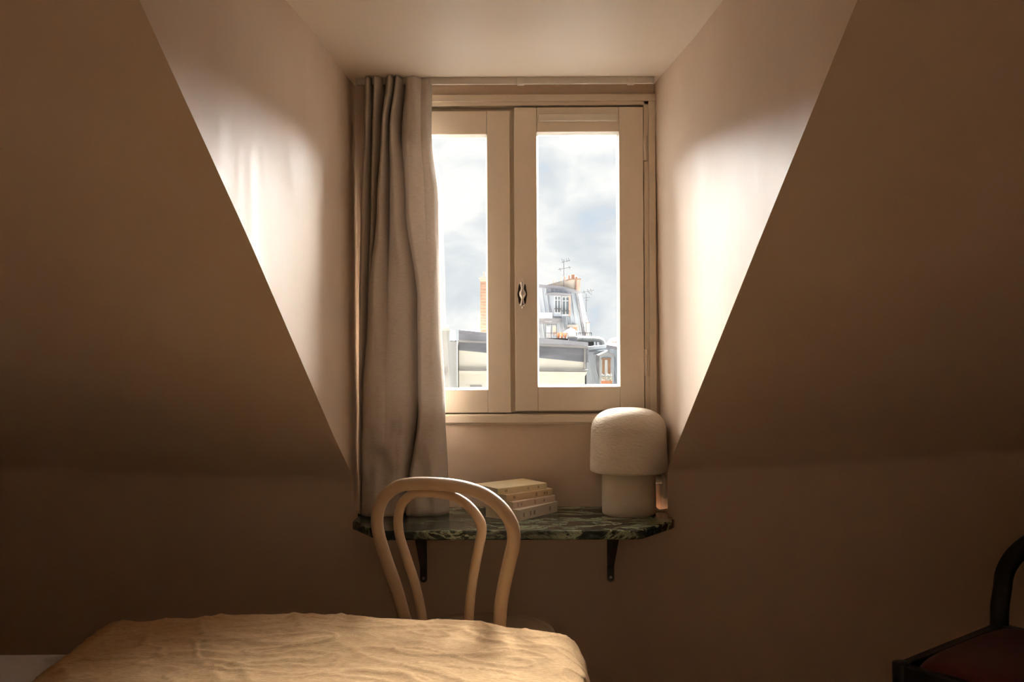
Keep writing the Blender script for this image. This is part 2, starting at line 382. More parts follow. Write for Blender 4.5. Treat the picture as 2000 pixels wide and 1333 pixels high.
# handle
hc = Vector((wx(1020.5), DW-.013, wz(575.5)))
out = []
for k in range(40):
    q = 2*math.pi*k/40; r = 1+.05*math.cos(8*q)
    out.append((hc.x+.0152*r*math.cos(q), hc.y-.003, hc.z+.040*r*math.sin(q)*(.92+.08*abs(math.sin(q)))))
hp = MB().prism(out, (0,.004,0)).build('handle_plate', M['bronze'], W, bevel=.001)
prof = [(.0004,-.048),(.002,-.046),(.0034,-.040),(.0078,-.0375),(.0068,-.030),(.0042,-.018),(.0058,-.012),(.0100,-.005),(.0108,0),(.0100,.005),(.0058,.012),(.0042,.018),(.0068,.030),(.0078,.0375),(.0034,.040),(.002,.046),(.0004,.048)]
MB().lathe([(r, z) for r, z in prof], hc+Vector((0,-.022,0)), 10).build('turn_handle', M['nickel'], hp, smooth=True, auto=25)
MB().tube([hc+Vector((0,-.02,0)), hc+Vector((0,0,0))], .006).build('spindle', M['bronze'], hp, smooth=True, auto=40)

# ------------------------------------------------------------------ curtain rail and curtain
rd = 3.0
t = thing('curtain_rail', 'slim white curtain rail fixed under the dormer ceiling above the window', 'curtain rail', (0, rd, CEIL))
x0r, x1r = -.487, .452
MB().box(x0r, x1r, rd-.008, rd+.008, CEIL-.020, CEIL+.001).build('track', M['white'], t, bevel=.0015)
MB().box(x0r, x1r, rd-.011, rd-.008, CEIL-.0215, CEIL-.0185).build('track_lip', M['white'], t, bevel=.0006)
for xx in (x0r-.002, x1r-.003):
    MB().box(xx, xx+.005, rd-.011, rd+.010, CEIL-.0225, CEIL).build('end_cap', M['white'], t, bevel=.001)
for xx in (.02, .37):
    MB().box(xx, xx+.022, rd-.0115, rd+.0085, CEIL-.0235, CEIL).build('ceiling_clip', M['white'], t, bevel=.001)
rows = [150, 250, 400, 600, 800, 1010]
ctl = [[709,718,728,736,750,764,771.5,776,790,803,822,843],
       [709,717,725,733,744,752,759.5,766,782,800,822,841],
       [699,711,722,728,735,745,758,774,791,804,830,855],
       [696,706,716,718,720,734,758,792,812.5,825,840,859],
       [697,702,706,708,710,728,755,788,814,826,845,868],
       [699,702,704,706,708,724,748,772,789.5,800,835,876]]
dep = [[-.075,.024,-.026,.026,-.030,.034,-.012,.026,-.030,.030,.004,-.012],
       [-.08,.024,-.030,.022,-.028,.040,-.026,.034,-.030,.034,.008,-.018],
       [-.08,.022,-.028,.010,-.022,.046,-.036,.036,-.018,.032,.016,-.018],
       [-.08,.012,-.024,-.012,-.004,.040,.006,.036,-.036,.030,.026,-.018],
       [-.08,.002,-.016,-.008,.008,.034,.030,.040,-.040,.026,.030,-.016],
       [-.08,.000,-.012,-.002,.012,.032,.038,.034,-.040,.022,.030,-.016]]
def lerp_rows(tab, py):
    for i in range(len(rows)-1):
        if py <= rows[i+1] or i == len(rows)-2:
            t = (py-rows[i])/(rows[i+1]-rows[i]); t2 = t*t*(3-2*t)
            return [a+(c-a)*t2 for a, c in zip(tab[i], tab[i+1])]
def curtain_fn(u, v):
    py = 151 + (1010-151)*v
    xs = lerp_rows(ctl, py); ds = lerp_rows(dep, py)
    n = len(xs)-1; s = u*n; i = min(n-1, int(s)); f = s-i
    px = xs[i]+(xs[i+1]-xs[i])*f; g = math.sin(f*math.pi/2)**.85 if ds[i+1] > ds[i] else 1-math.cos(f*math.pi/2)**.85; d = ds[i]+(ds[i+1]-ds[i])*g
    wob = noise.noise(Vector((px*.03, py*.013, 3.1)))*.007 + noise.noise(Vector((px*.08, py*.03, 9.1)))*.0028
    if v < .12: wob += .004*math.sin(u*60)*(1-v/.12)
    if v > .72: wob += noise.noise(Vector((px*.045+4, py*.03, 5.5)))*.016*min(1, (v-.72)/.12)
    D0 = 2.985 + (2.945-2.985)*v
    D = D0 - (d*1.4 if d < 0 and i > 0 else d) - wob
    p = P(px, py, D0)
    return Vector((p.x, D, SHELF+.001 + (CEIL-.004-SHELF)*(1-v)))
b = MB(); b.grid(curtain_fn, 331, 150)
o = b.build('curtain', M['curtain'], smooth=True, origin=(-.35, 2.95, SHELF), solid=.0022)
tag(o, 'taupe linen curtain gathered in long folds, hem resting on the marble shelf', 'curtain')

# ------------------------------------------------------------------ marble shelf and brackets
poly = [(-.478,DK-.001),(-.482,2.848),(-.470,2.832),(-.395,2.705),(-.372,2.692),(.345,2.682),(.370,2.692),(.478,2.832),(.486,2.85),(.480,DK-.001)]
niche = [(.470,DK-.001),(.466,DW+.0),(-.492,DW+.0),(-.490,DK-.001)]
b = MB(); b.prism([(x,y,SHELF-ST) for x, y in poly+niche], (0,0,ST))
o = b.build('marble_shelf', M['marble'], origin=(0,2.9,SHELF-ST), smooth=True, auto=50, bevel=.011, seg=5)
tag(o, 'polished dark green veined marble shelf with clipped corners under the window', 'shelf')
for px, sgn, lab in ((825, -1, 'black iron shelf bracket below the curtain end of the marble shelf'), (1190, 1, 'black iron shelf bracket below the lamp end of the marble shelf')):
    x = (px-1000)*DK/F; zt_ = SHELF-ST; zb = CAMZ-(1137-666.5)*DK/F
    t = thing('shelf_bracket', lab, 'bracket', (x, DK, zb), 'brackets under the marble shelf')
    w = .011
    out = [(x-w,DK,zt_),(x+w,DK,zt_),(x+w,DK,zb+w)] + [(x+w*math.cos(q*math.pi/8),DK,zb+w-w*math.sin(q*math.pi/8)) for q in range(1,8)] + [(x-w,DK,zb+w)]
    MB().prism(out, (0,-.006,0)).build('wall_plate', M['iron'], t, bevel=.001)
    MB().box(x-w, x+w, DK-.20, DK, zt_-.006, zt_+.0005).build('arm', M['iron'], t, bevel=.001)
    MB().bar((x, DK-.003, zb+.045), (x+sgn*.004, DK-.155, zt_-.004), .020, .005).build('brace', M['iron'], t)
    MB().tube([(x,DK-.005,zb+.014),(x,DK-.0085,zb+.014)], .0042, seg=12).build('screw', M['screw'], t)

# ------------------------------------------------------------------ lamp
lc = Vector((.3615, 2.950, SHELF))
t = thing('table_lamp', 'mushroom shaped cream clay table lamp standing on the marble shelf', 'lamp', lc)
MB().lathe([(.0805,0),(.0825,.002),(.0832,.006),(.0832,.130),(.080,.134),(.01,.134)], lc, 72).build('base', M['lampbase'], t, smooth=True, auto=40)
MB().lathe([(.066,.130),(.066,.150)], lc, 48).build('lamp_neck', M['dark'], t, smooth=True, auto=40)  # coloured dark to stand for the shade in the gap under the lampshade
prof = [(.100,.1335),(.117,.132),(.1195,.134),(.1205,.140)]
for k in range(1, 9): prof.append((.1205-.0035*(k/8)**1.4, .140+.115*k/8))
n_ = 4.0 / 2
for k in range(1, 26):
    q = k/26*math.pi/2
    prof.append((.117*max(.0, math.cos(q))**(2/2.9), .255+.074*math.sin(q)**(2/2.25)))
prof.append((.0006, .3292))
b = MB(); b.lathe(prof, lc, 96)
for p in b.v:
    d = p-lc; r = math.hypot(d.x, d.y)
    if r > .05 and d.z > .138:
        k = 1+.0016*noise.noise(Vector((d.x*22, d.y*22, d.z*60)))
        p.x = lc.x+d.x*k; p.y = lc.y+d.y*k
b.build('lamp_shade', M['lampclay'], t, smooth=True, auto=60)
# socket behind the lamp, on the knee wall return
t = thing('wall_socket', 'small cream wall socket with a plug behind the clay lamp', 'socket', (.486, 3.03, .80))
MB().box(.476, .4875, 2.996, 3.064, .766, .838).build('socket_plate', M['white'], t, bevel=.004)
MB().tube([(.478,3.03,.822),(.440,3.03,.822)], .012, seg=20).build('plug', M['white'], t, smooth=True, auto=40, bevel=.002)
cord = spline([(.442,3.03,.822),(.428,3.035,.815),(.422,3.045,.780),(.42,3.055,.742),(.400,3.058,.7345)], 8)
MB().tube(cord, .0028, seg=8).build('cord', M['white'], t, smooth=True)

# ------------------------------------------------------------------ books
def book(near, ang, L, Wd, T, z, cov, lab, prints):
    nx, ny = near; a = math.radians(ang)
    e = Vector((math.cos(a), math.sin(a), 0)); s = Vector((-math.sin(a), math.cos(a), 0))
    o_ = Vector((nx, ny, z)); t = thing('paperback_book', lab, 'book', o_ + e*L/2 + s*Wd/2, 'paperbacks stacked on the marble shelf')
    def slab(e0, e1, s0, s1, z0, z1):
        q = [o_+e*e0+s*s0+Vector((0,0,z0)), o_+e*e1+s*s0+Vector((0,0,z0)), o_+e*e1+s*s1+Vector((0,0,z0)), o_+e*e0+s*s1+Vector((0,0,z0))]
        return MB().prism(q, (0,0,z1-z0))
    c = .0009
    slab(.001, L-.001, .0015, Wd-.001, c, T-c).build('page_block', M['pages'], t)
    slab(0, L, 0, Wd, T-c, T).build('cover', cov, t, bevel=.0003)
    slab(0, L, 0, Wd, 0, c).build('cover', cov, t, bevel=.0003)
    spn = slab(0, L, -.0012, .0012, .0002, T-.0002).build('spine', cov, t, bevel=.0008)
    b = MB()
    for (p0, p1, rws) in prints:
        x = p0
        while x < p1:
            w = random.uniform(.0012, .0028)
            for k in range(rws):
                zc_ = T*(.5 if rws == 1 else (.36 + .28*k)); hh = T*(.2 if rws == 1 else .11)
                q = [o_+e*(x*L)+s*(-.0014)+Vector((0,0,zc_-hh)), o_+e*(x*L+w*.6)+s*(-.0014)+Vector((0,0,zc_-hh)), o_+e*(x*L+w*.6)+s*(-.0014)+Vector((0,0,zc_+hh)), o_+e*(x*L)+s*(-.0014)+Vector((0,0,zc_+hh))]
                b.prism(q, s*.0004)
            x += (w+.001)/L
    tag(b.build('spine_print', M['ink'], spn), kind='stuff')
    return t
z = SHELF
book((.018,2.823), 52, .197, .130, .034, z, M['cov_cream'], 'thick cream paperback lying on the marble at the bottom of the stack', [(.10,.13,1),(.27,.31,1),(.36,.40,1),(.78,.81,1)]); z += .034
book((0.0,2.842), 45, .186, .124, .0205, z, M['cov_pink'], 'pinkish paperback lying directly on the thick bottom book of the stack', [(.10,.13,2),(.18,.21,1),(.5,.53,2),(.72,.75,1)]); z += .0205
book((-.020,2.848), 40, .188, .126, .021, z, M['cov_ochre'], 'ochre paperback second from the top of the book stack', [(.14,.19,1),(.62,.65,2),(.80,.83,1),(.86,.88,1)]); z += .021
book((-.046,2.850), 36, .188, .124, .019, z, M['cov_yellow'], 'pale yellow paperback lying on top of the book stack', [(.14,.18,1),(.60,.62,1),(.81,.84,1)]); z += .019

# ------------------------------------------------------------------ bentwood chair
ang = math.radians(30); ce = Vector((math.cos(ang), -math.sin(ang), 0)); cn = Vector((math.sin(ang), math.cos(ang), 0))
cb = Vector((-.17, 2.48, .46)); sc = Vector((-.080, 2.640, 0))
t = thing('bentwood_chair', 'beige bentwood chair with a double looped back, tucked under the marble shelf', 'chair', (sc.x, sc.y, 0))
def cp(u, h): return cb + ce*u + Vector((0,0,h)) - cn*(.1*h)
outer = [(-.128,0),(-.141,.08),(-.161,.154),(-.189,.232),(-.207,.297),(-.205,.345),(-.182,.390),(-.135,.424),(-.081,.437),(-.010,.4415),(.066,.440),(.133,.427),(.184,.397),(.213,.356),(.216,.312),(.201,.262),(.179,.190),(.164,.118),(.150,.0)]
pth = [cb + ce*(-.150) - cn*.055 + Vector((0,0,-.455)), cb + ce*(-.138) - cn*.02 + Vector((0,0,-.22))] + [cp(u, h) for u, h in outer] + [cb + ce*(.160) - cn*.02 + Vector((0,0,-.22)), cb + ce*(.172) - cn*.055 + Vector((0,0,-.455))]
for i in (0, -1): pth[i].z = 0.0
sp_ = spline(pth, 8)
MB().tube(sp_, [ .0125 + .0045*min(1, max(0, p.z/.5)) for p in sp_], seg=16, up=(0,1,0)).build('back_loop', M['wood'], t, smooth=True)
inner = [(-.074,-.02),(-.083,.088),(-.097,.162),(-.119,.230),(-.138,.290),(-.139,.342),(-.120,.384),(-.083,.409),(-.033,.417),(.030,.415),(.078,.397),(.111,.366),(.122,.335),(.109,.283),(.087,.205),(.068,.105),(.060,-.02)]
MB().tube(spline([cp(u, h)+cn*.004 for u, h in inner], 8), .0125, seg=14, up=(0,1,0)).build('inner_loop', M['wood'], t, smooth=True)
R_ = .198
MB().lathe([(R_-.03,-.040),(R_-.004,-.040),(R_,-.034),(R_,-.008),(R_-.004,-.001),(R_-.010,0),(R_-.018,-.003),(R_-.03,-.010)], sc+Vector((0,0,.46)), 72).build('seat_ring', M['seatwood'], t, smooth=True, auto=35)
MB().lathe([(.001,-.030),(R_-.022,-.022),(R_-.022,-.004),(R_-.03,-.0025),(.08,-.009),(.001,-.010)], sc+Vector((0,0,.46)), 72).build('seat', M['seatwood'], t, smooth=True, auto=35)
for sx in (-1, 1):
    top = sc + ce*(sx*.125) + cn*.115 + Vector((0,0,.43)); bot = sc + ce*(sx*.155) + cn*.165
    mid = (top+bot)/2 + ce*(sx*.006)
    pp = spline([top, mid, bot], 8)
    MB().tube(pp, [.017-.006*(1-p.z/.43) for p in pp], seg=14).build('leg', M['wood'], t, smooth=True)
ring = [sc + Vector((.142*math.cos(q*math.pi/20), .142*math.sin(q*math.pi/20), .24)) for q in range(40)]
MB().tube(ring, .010, closed=True, seg=10).build('ring_stretcher', M['wood'], t, smooth=True)

# ------------------------------------------------------------------ bed
BX0, BX1, BY0, BY1, BZ = -2.12, .10, .72, 2.255, .538
t = thing('bed', 'bed with a white sheet, partly covered by the ochre duvet', 'bed', (-1.0, 1.5, 0))
b = MB(); b.box(BX0, BX1, BY0, BY1, .27, BZ); b.build('mattress', M['sheet'], t, bevel=.035, seg=5, smooth=True, auto=60)
MB().box(BX0, BX1-.02, BY0+.02, BY1-.02, .09, .268).build('bed_base', M['sheet'], t, bevel=.01)
for xx in (BX0+.08, BX1-.12):
    for yy in (BY0+.1, BY1-.1):
        MB().lathe([(.022,0),(.03,.092)], (xx, yy, 0), 20).build('leg', M['black'], t, smooth=True, auto=40)
DX0, DX1, DY0, DY1 = -1.02, .165, .70, 2.325
def edge(s, Ra, drop):
    # s in [0,1] measured inward from the rim: returns (inward offset, z drop)
    a = drop/(drop+Ra*1.57+.0001)
    if s <= 0: return 0, Ra+drop
    return None
def side_profile(s, length, R, drop):
    # arc-length parameter from rim: vertical drop, then quarter round, then flat
    if s < drop: return 0.0, R+drop-s
    q = (s-drop)/(R*1.5708)
    if q < 1: return R*(1-math.cos(q*1.5708)), R*(1-math.sin(q*1.5708))
    return R+(s-drop-R*1.5708), 0.0
def axis_map(u, x0, x1, R0, d0, R1, d1):
    tot0 = d0+R0*1.5708; tot1 = d1+R1*1.5708; flat = (x1-x0)-R0-R1; L = tot0+flat+tot1
    s = u*L
    if s < tot0: i, z = side_profile(s, 0, R0, d0); return x0+i, z
    if s > L-tot1: i, z = side_profile(L-s, 0, R1, d1); return x1-i, z
    return x0+R0+(s-tot0), 0.0
def duvet_fn(u, v):
    x, za = axis_map(u, DX0, DX1, .085, .0, .075, .16)
    y, zb = axis_map(v, DY0, DY1, .06, .12, .07, .10)
    top = .616 - .040*max(0, (x+.50)/.6)**2 - .022*max(0, (-.62-x)/.4)**1.5
    zz = top - math.hypot(za, zb) if (za > 0 and zb > 0) else top - za - zb
    n1 = noise.noise(Vector((x*3.1, y*3.6, 1.7)))*.007
    st = (y-2.3)*.45
    ridg = lambda q: (1-abs(q))**2
    wx_ = x + .05*noise.noise(Vector((x*4, y*4, 31)))
    def crease(q, p): return max(0, 1-abs(q)*p)**2
    n2 = crease(noise.noise(Vector(((wx_+st)*5.5, y*2.6, 4.2))), 4)*.0045 + crease(noise.noise(Vector(((wx_-st*.9)*4.0+2, y*6.5, 7.9))), 5)*.0045
    n3 = noise.noise(Vector((x*9, y*12, 2.2)))*.003 + noise.noise(Vector((x*30, y*44, 5.2)))*.0012 + crease(noise.noise(Vector((wx_*9, y*17, 12.2))), 6)*.0035
    k = 1 if zz > .50 else .5
    p = Vector((x, y, zz + (n1+n2+n3-.004)*k))
    if za > .02: p.x += (n2+n3-.002)*1.3*(1 if x > -.4 else -1)
    if x < -.8 and p.z < BZ+.002: p.z = BZ+.002
    if p.y > 2.3: p.y = 2.3 + (p.y-2.3)
    if p.x > BX1 or p.y > BY1 or p.y < BY0: pass
    return p
b = MB(); b.grid(duvet_fn, 330, 300)
o = b.build('duvet', M['duvet'], smooth=True, origin=(-.42, 1.5, BZ), solid=.004)
tag(o, 'crumpled ochre linen duvet folded over the foot end of the bed', 'duvet')

# ------------------------------------------------------------------ black chair with red seat
A = Vector((.965, 2.36, 0)); Bk = Vector((1.375, 2.682, 0)); ed = (Bk-A).normalized(); ew = Vector((ed.y, -ed.x, 0)); SL = (Bk-A).length; SW = .44
zs = .455
t = thing('dining_chair', 'black lacquered wooden chair with red upholstered seat and rounded hoop back', 'chair', (A+ed*SL/2+ew*SW/2))
def q(a, w_, z): return A + ed*a + ew*w_ + Vector((0,0,z))
for a0, w0, a1, w1 in ((0,0,SL,0),(0,SW,SL,SW),(0,0,0,SW),(SL,0,SL,SW)):
    MB().bar(q(a0,w0,zs-.02), q(a1,w1,zs-.02), .028, .052).build('seat_rail', M['black'], t, bevel=.004)
for a0, w0 in ((0,0),(0,SW)):
    MB().tube([q(a0,w0,0), q(a0,w0,zs-.01), q(a0,w0,zs+.008), q(a0,w0,zs+.012)], [.014,.021,.021,.012], seg=20).build('leg', M['black'], t, smooth=True, auto=50)
for w0 in (0, SW):
    MB().tube([q(SL+.05,w0,0), q(SL,w0,zs-.02)], [.014,.019], seg=16).build('leg', M['black'], t, smooth=True, auto=50)
hp_ = [q(SL,0,zs-.03), q(SL+.004,0,zs+.05)]
for k in range(0, 13):
    a_ = math.pi*(1-k/12); hp_.append(q(SL+.02, SW/2+SW/2*math.cos(a_), zs+.10+.19*math.sin(a_)))
hp_ += [q(SL+.004,SW,zs+.05), q(SL,SW,zs-.03)]
MB().tube(spline(hp_, 6), .026, seg=16, flat=.6, up=tuple(ew)).build('back_hoop', M['black'], t, smooth=True)
b = MB()
def cush(u, v):
    a = -1+2*u; c_ = -1+2*v
    r = .06
    def sq(m):
        return math.copysign(abs(m)**.9, m)
    zz = .045*max(0, (1-abs(a)**5))**.5*max(0, (1-abs(c_)**5))**.5
    sx = SL/2-.012; sy = SW/2-.012
    k = 1-.06*(abs(a)**4)*(abs(c_)**4)
    return q(SL/2+a*sx*k, SW/2+c_*sy*k, zs-.012+zz)
b.grid(cush, 36, 36); b.build('seat_cushion', M['red'], t, smooth=True)
pad = [q(SL+.012, SW/2+.115*math.cos(k*math.pi/16), zs+.11+.125*math.sin(k*math.pi/16)) for k in range(17)] + [q(SL+.012, SW/2-.115, zs-.03), q(SL+.012, SW/2+.115, zs-.03)]
MB().prism(pad, ed*.022).build('back_pad', M['red'], t, bevel=.006)

# ------------------------------------------------------------------ outdoors
MB().box(-260, 260, 8, 420, -18.2, -18).build('courtyard_ground', M['ground'])
tag(bpy.data.objects['courtyard_ground'], kind='structure')
ZG = -18.0
def wall_to_ground(top, D, depth):
    # top: list of (px,py) left to right; wall runs down to the ground
    pts = [P(x, y, D) for x, y in top]
    lo = [Vector((pts[-1].x, D, ZG)), Vector((pts[0].x, D, ZG))]
    return MB().prism(pts+lo, (0,depth,0))
# cream building
D1 = 70
t = thing('cream_building', 'cream rendered building with two wall mouldings and a dark zinc roof edge', 'building', (P(1020,700,D1).x, D1, ZG))
wall_to_ground([(896,668),(1142,680)], D1, 5.9).build('wall', M['stucco'], t)
MB().ppoly([(896,664.5),(1149,677),(1149,681),(896,668.5)], D1-.5, 1.2).build('gutter', M['leadgrey'], t)
rf = MB(); e0, e1 = P(896,665,D1-.02), P(1149,678,D1-.02); r0, r1, r2 = P(896,645,D1), P(952,650.5,D1), P(1149,669,D1)
rf.add([e0,e1,r2,r1,r0, e0+Vector((0,0,-.3)), e1+Vector((0,0,-.3)), r2+Vector((0,0,-1.5)), r0+Vector((0,0,-1.5))], [(0,1,2,3,4),(5,8,7,6),(0,5,6,1),(1,6,7,2),(2,7,8,4,3),(4,8,5,0)])
rf.build('roof', M['zincdark'], t)
MB().prism([P(896,645.5,D1+.5), P(952,651,D1+.5), P(1149,669.5,D1+.5), P(1149,690,D1+.5), P(896,690,D1+.5)], (0,5.5,0)).build('roof_deck', M['low_bounce'], t)
MB().ppoly([(900,643.5),(938,648.5),(938,650.5),(900,646)], D1+.35, .5).build('ridge_flashing', M['zinclight'], t)
MB().ppoly([(903,648.5),(940,653),(940,655.5),(903,650)], D1+.1, .4).build('roof_step', M['leadgrey'], t)
MB().ppoly([(896,719.5),(1148,722.5),(1148,726),(896,723)], D1-.38, .5).build('string_course', M['leadgrey'], t)
MB().ppoly([(896,724),(1147,727),(1144,733),(896,730)], D1-.28, .4).build('moulding', M['stucco2'], t)
MB().ppoly([(896,730),(1144,733),(1143,735),(896,732)], D1-.14, .3).build('moulding_fillet', M['stucco2'], t)
MB().pbox(1140.5,681,1144,722,D1-.2,.4).build('corner_strip', M['leadgrey'], t)
MB().pbox(918,753,941,756,D1-.1,.3).build('wall_slot', M['leadgrey'], t)
# weathered party wall
t = thing('party_wall', 'weathered pale grey party wall with dark vents beside the cream building', 'wall', (P(850,700,D1).x, D1-1.5, ZG))
wall_to_ground([(180,645.5),(879,645.5),(879,667),(892.5,667)], D1-1.5, 6).build('wall', M['greywall'], t)
MB().pbox(179,643.5,880,646,D1-1.7,1.0).build('coping', M['stucco2'], t)
MB().pbox(179,644.2,880,646,D1-.7,5.4).build('bounce_cover', M['low_bounce'], t)  # unseen dark cover, added to cut bounce off the sunlit wall top
MB().pbox(879.2,666,892.5,667.2,D1-1.5,6).build('bounce_cover', M['low_bounce'], t)  # second unseen cover, added against bounce from the lower wall top
for x in (864, 871.5):
    MB().ppoly([(x-2,720),(x,716),(x+2,720),(x+3.4,727),(x+1.5,730),(x,735),(x-1.5,730),(x-3,727)], D1-1.75, .3).build('vent', M['leadgrey'], t)
for x, lab in ((862, 'brown clay pot on the party wall, farthest from the dark zinc roof'), (868.5, 'brown clay pot on the party wall between two like pots'), (875, 'brown clay pot at the end of the party wall beside the dark zinc roof')):
    b = MB(); p = P(x, 643.6, D1)+Vector((0,-.5,0)); b.lathe([(.09,0),(.105,.02),(.09,.25),(.11,.28),(.10,.32)], p, 12)
    tag(b.build('chimney_pot', M['potbrown'], origin=p, smooth=True, auto=40), lab, 'chimney pot', 'pots on the party wall')
# brick chimney
D2 = 82
t = thing('brick_chimney', 'tall narrow red brick chimney stack rising behind the zinc roof', 'chimney', (P(951,690,D2).x, D2, ZG))
MB().pbox(938,543,966,690,D2,1.1).build('stack', M['brick'], t)
wall_to_ground([(928,689),(966,689)], D2, 1.1).build('gable_wall', M['stonepale'], t)
MB().ppoly([(928,632),(932,626),(938,612),(938,690),(928,690)], D2+.02, .9).build('shoulder', M['stonepale'], t)
MB().pbox(927,629,931,690,D2+.05,1).build('shoulder_edge', M['leadgrey'], t)
MB().pbox(937.5,543,966.5,550,D2-.06,1.22).build('render_band', M['pinkrender'], t)
MB().pbox(935,540.5,969,543.2,D2-.15,1.4).build('cap', M['leadgrey'], t)
for x, y0_ in ((945.5,531.5),(952,536),(960,533)):
    p = P(x,540.6,D2+.4); h = (540.6-y0_)*D2/F
    MB().lathe([(.07,0),(.075,h*.8),(.095,h*.85),(.08,h)], p, 12).build('pot', M['potbrown'], t, smooth=True, auto=40)
for k in range(16):
    y = 556+k*6.2
    MB().pbox(937.7,y,966.3,y+.7,D2-.02,.1).build('brick_course', M['pinkrender'], t)

# mansard building
D3 = 88
t = thing('mansard_building', 'blue grey zinc mansard roofed building with a dormer and rows of chimney pots', 'building', (P(1095,650,D3).x, D3, ZG))
hip_t, hip_b = (1126,574), (1143,662)
pts = [P(x,y,D3) for x, y in ((1020,560),(1062,559.5),(1101,564.5),(1126,572))]
back = .2
b = MB()
f = [P(1020,559,D3+back), P(1062,558.5,D3+back), P(1101,563.5,D3+back), P(1126.5,571,D3+back), P(1143,664,D3), P(1020,664,D3)]
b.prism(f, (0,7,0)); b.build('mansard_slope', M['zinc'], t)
up_ = Vector((0,0,.04)); MB().prism([p+up_ for p in f[:4]]+[p-up_ for p in f[3::-1]], (0,7.1,0)).build('bounce_cover', M['low_bounce'], t)  # added unseen slab that keeps the mansard top from bouncing sunlight
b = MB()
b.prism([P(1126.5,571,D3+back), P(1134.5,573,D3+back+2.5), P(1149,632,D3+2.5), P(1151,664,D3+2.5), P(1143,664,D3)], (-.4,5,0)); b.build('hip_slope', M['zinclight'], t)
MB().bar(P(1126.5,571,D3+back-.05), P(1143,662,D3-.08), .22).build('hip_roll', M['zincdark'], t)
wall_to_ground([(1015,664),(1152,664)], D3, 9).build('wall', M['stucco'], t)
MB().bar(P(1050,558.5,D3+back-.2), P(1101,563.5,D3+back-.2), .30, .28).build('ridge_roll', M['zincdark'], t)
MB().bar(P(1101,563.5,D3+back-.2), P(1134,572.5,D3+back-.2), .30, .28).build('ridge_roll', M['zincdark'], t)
for i in range(12):
    x1_ = 1046+i*8.2; x0_ = x1_-14+(i*.25)
    a_, c_ = P(x0_, 562+max(0,(x0_-1062))*.14, D3+back*.97-.05), P(x1_, 660, D3-.02)
    MB().bar(a_, c_, .07, .09).build('standing_seam', M['zinclight'], t)
dm = MB().pbox(1082,576,1114,618,D3-.4,5).build('dormer', M['zinc'], t)
MB().ppoly([(1066,573.5),(1083,571),(1116,574.5),(1116,578.5),(1082,576.5),(1066,576)], D3-.9, 5.0).build('dormer_roof', M['zincdark'], dm)
MB().prism([P(1068,577,D3+.4), P(1082.5,577,D3-.2), P(1082.5,616,D3-.2), P(1076,606,D3+.2)], (0,1.2,0)).build('dormer_cheek', M['zinc'], dm)
for x0_, x1_, y0_, y1_ in ((1083,1095,578,612.5),(1097.8,1112,579.5,616.5)):
    wn = MB().pbox(x0_,y0_,x1_,y1_,D3-.5,.2).build('window', M['whitepaint'], t)
    mid = (x0_+x1_)/2
    for a_, c_ in ((x0_+1.2, mid-.9),(mid+.9, x1_-1.2)):
        MB().pbox(a_,y0_+1.6,c_,y0_+8,D3-.53,.06).build('pane', M['pane'], wn)
        MB().pbox(a_,y0_+9.2,c_,y1_-2,D3-.53,.06).build('pane', M['pane'], wn)
    MB().pbox(x0_-.3,y1_-10,x1_+.3,y1_-8.2,D3-.8,.08).build('guard_rail', M['railing'], wn)
    for k in range(6):
        xx = x0_+(x1_-x0_)*k/5
        MB().pbox(xx-.2,y1_-9,xx+.2,y1_-3,D3-.8,.06).build('guard_bar', M['railing'], wn)
MB().pbox(1110,574,1114.5,618,D3-.52,.2).build('dormer_post', M['pinkrender'], dm)
# chimney wall
ch = MB().ppoly([(1064,559),(1078,555),(1093,551.5),(1104,548),(1116,545.5),(1126,545.5),(1126,574),(1101,566)], D3+back+.6, 2).build('chimney_wall', M['stonepale'], t)
MB().ppoly([(1126,545.5),(1133.5,545.5),(1133.5,573),(1126,574)], D3+back+.6, 2).build('chimney_end', M['pinkrender'], ch)
MB().ppoly([(1104,547.5),(1116,544.2),(1134.5,544.2),(1134.5,546.4),(1116,546.4),(1104,549.5)], D3+back+.5, 2.2).build('brick_cap', M['brick'], ch)
MB().ppoly([(1063,558.5),(1078,554),(1104,547),(1104,549),(1078,556),(1063,560)], D3+back+.5, 2.2).build('chimney_coping', M['leadgrey'], ch)
MB().ppoly([(1123.6,547),(1126,547),(1126,573.5),(1123.6,573)], D3+back+.5, .2).build('brick_strip', M['brick'], ch)  # narrow brick-coloured strip down the edge of the chimney wall
for x, ya, yb in ((1073.7,549,556),(1081.6,543.8,554),(1086.5,547,553),(1095.8,541,551.5),(1103.5,539,549),(1111.5,537,546),(1117.5,535.6,545),(1121,535.6,545),(1125.8,540,545)):
    p = P(x, yb, D3+back+1.5); h = (yb-ya)*(D3+back)/F; r = .085
    MB().lathe([(r,0),(r*.9,h*.72),(r*1.25,h*.76),(r*1.2,h*.9),(r*.8,h)], p, 10).build('pot', M['potbrown'] if x < 1108 else M['brick'], ch, smooth=True, auto=40)
MB().pbox(1040,611,1079,622,D3-2.5,.25).build('white_fascia', M['whitepaint'], t)
MB().prism([P(1040,622,D3-2.3), P(1079,622,D3-2.3), P(1100,622,D3-.3), P(1088,633,D3-.3), P(1040,633,D3-.3)], (0,.5,0)).build('soffit', M['zincdark'], t)
sd = MB().pbox(1113,639,1127,648,D3-.8,1.5).build('roof_light', M['brownwood'], t)
MB().ppoly([(1108.5,637),(1112,634.3),(1128,634.3),(1131,637),(1131,639.6),(1108.5,639.6)], D3-1.2, 2).build('roof_light_hood', M['leadgrey'], sd)
MB().pbox(1144.8,631,1151.2,656,D3-.5,1).build('side_stack', M['stonepale'], t)
MB().pbox(1144,629.6,1152,631.4,D3-.6,1.2).build('side_stack_cap', M['brick'], t)
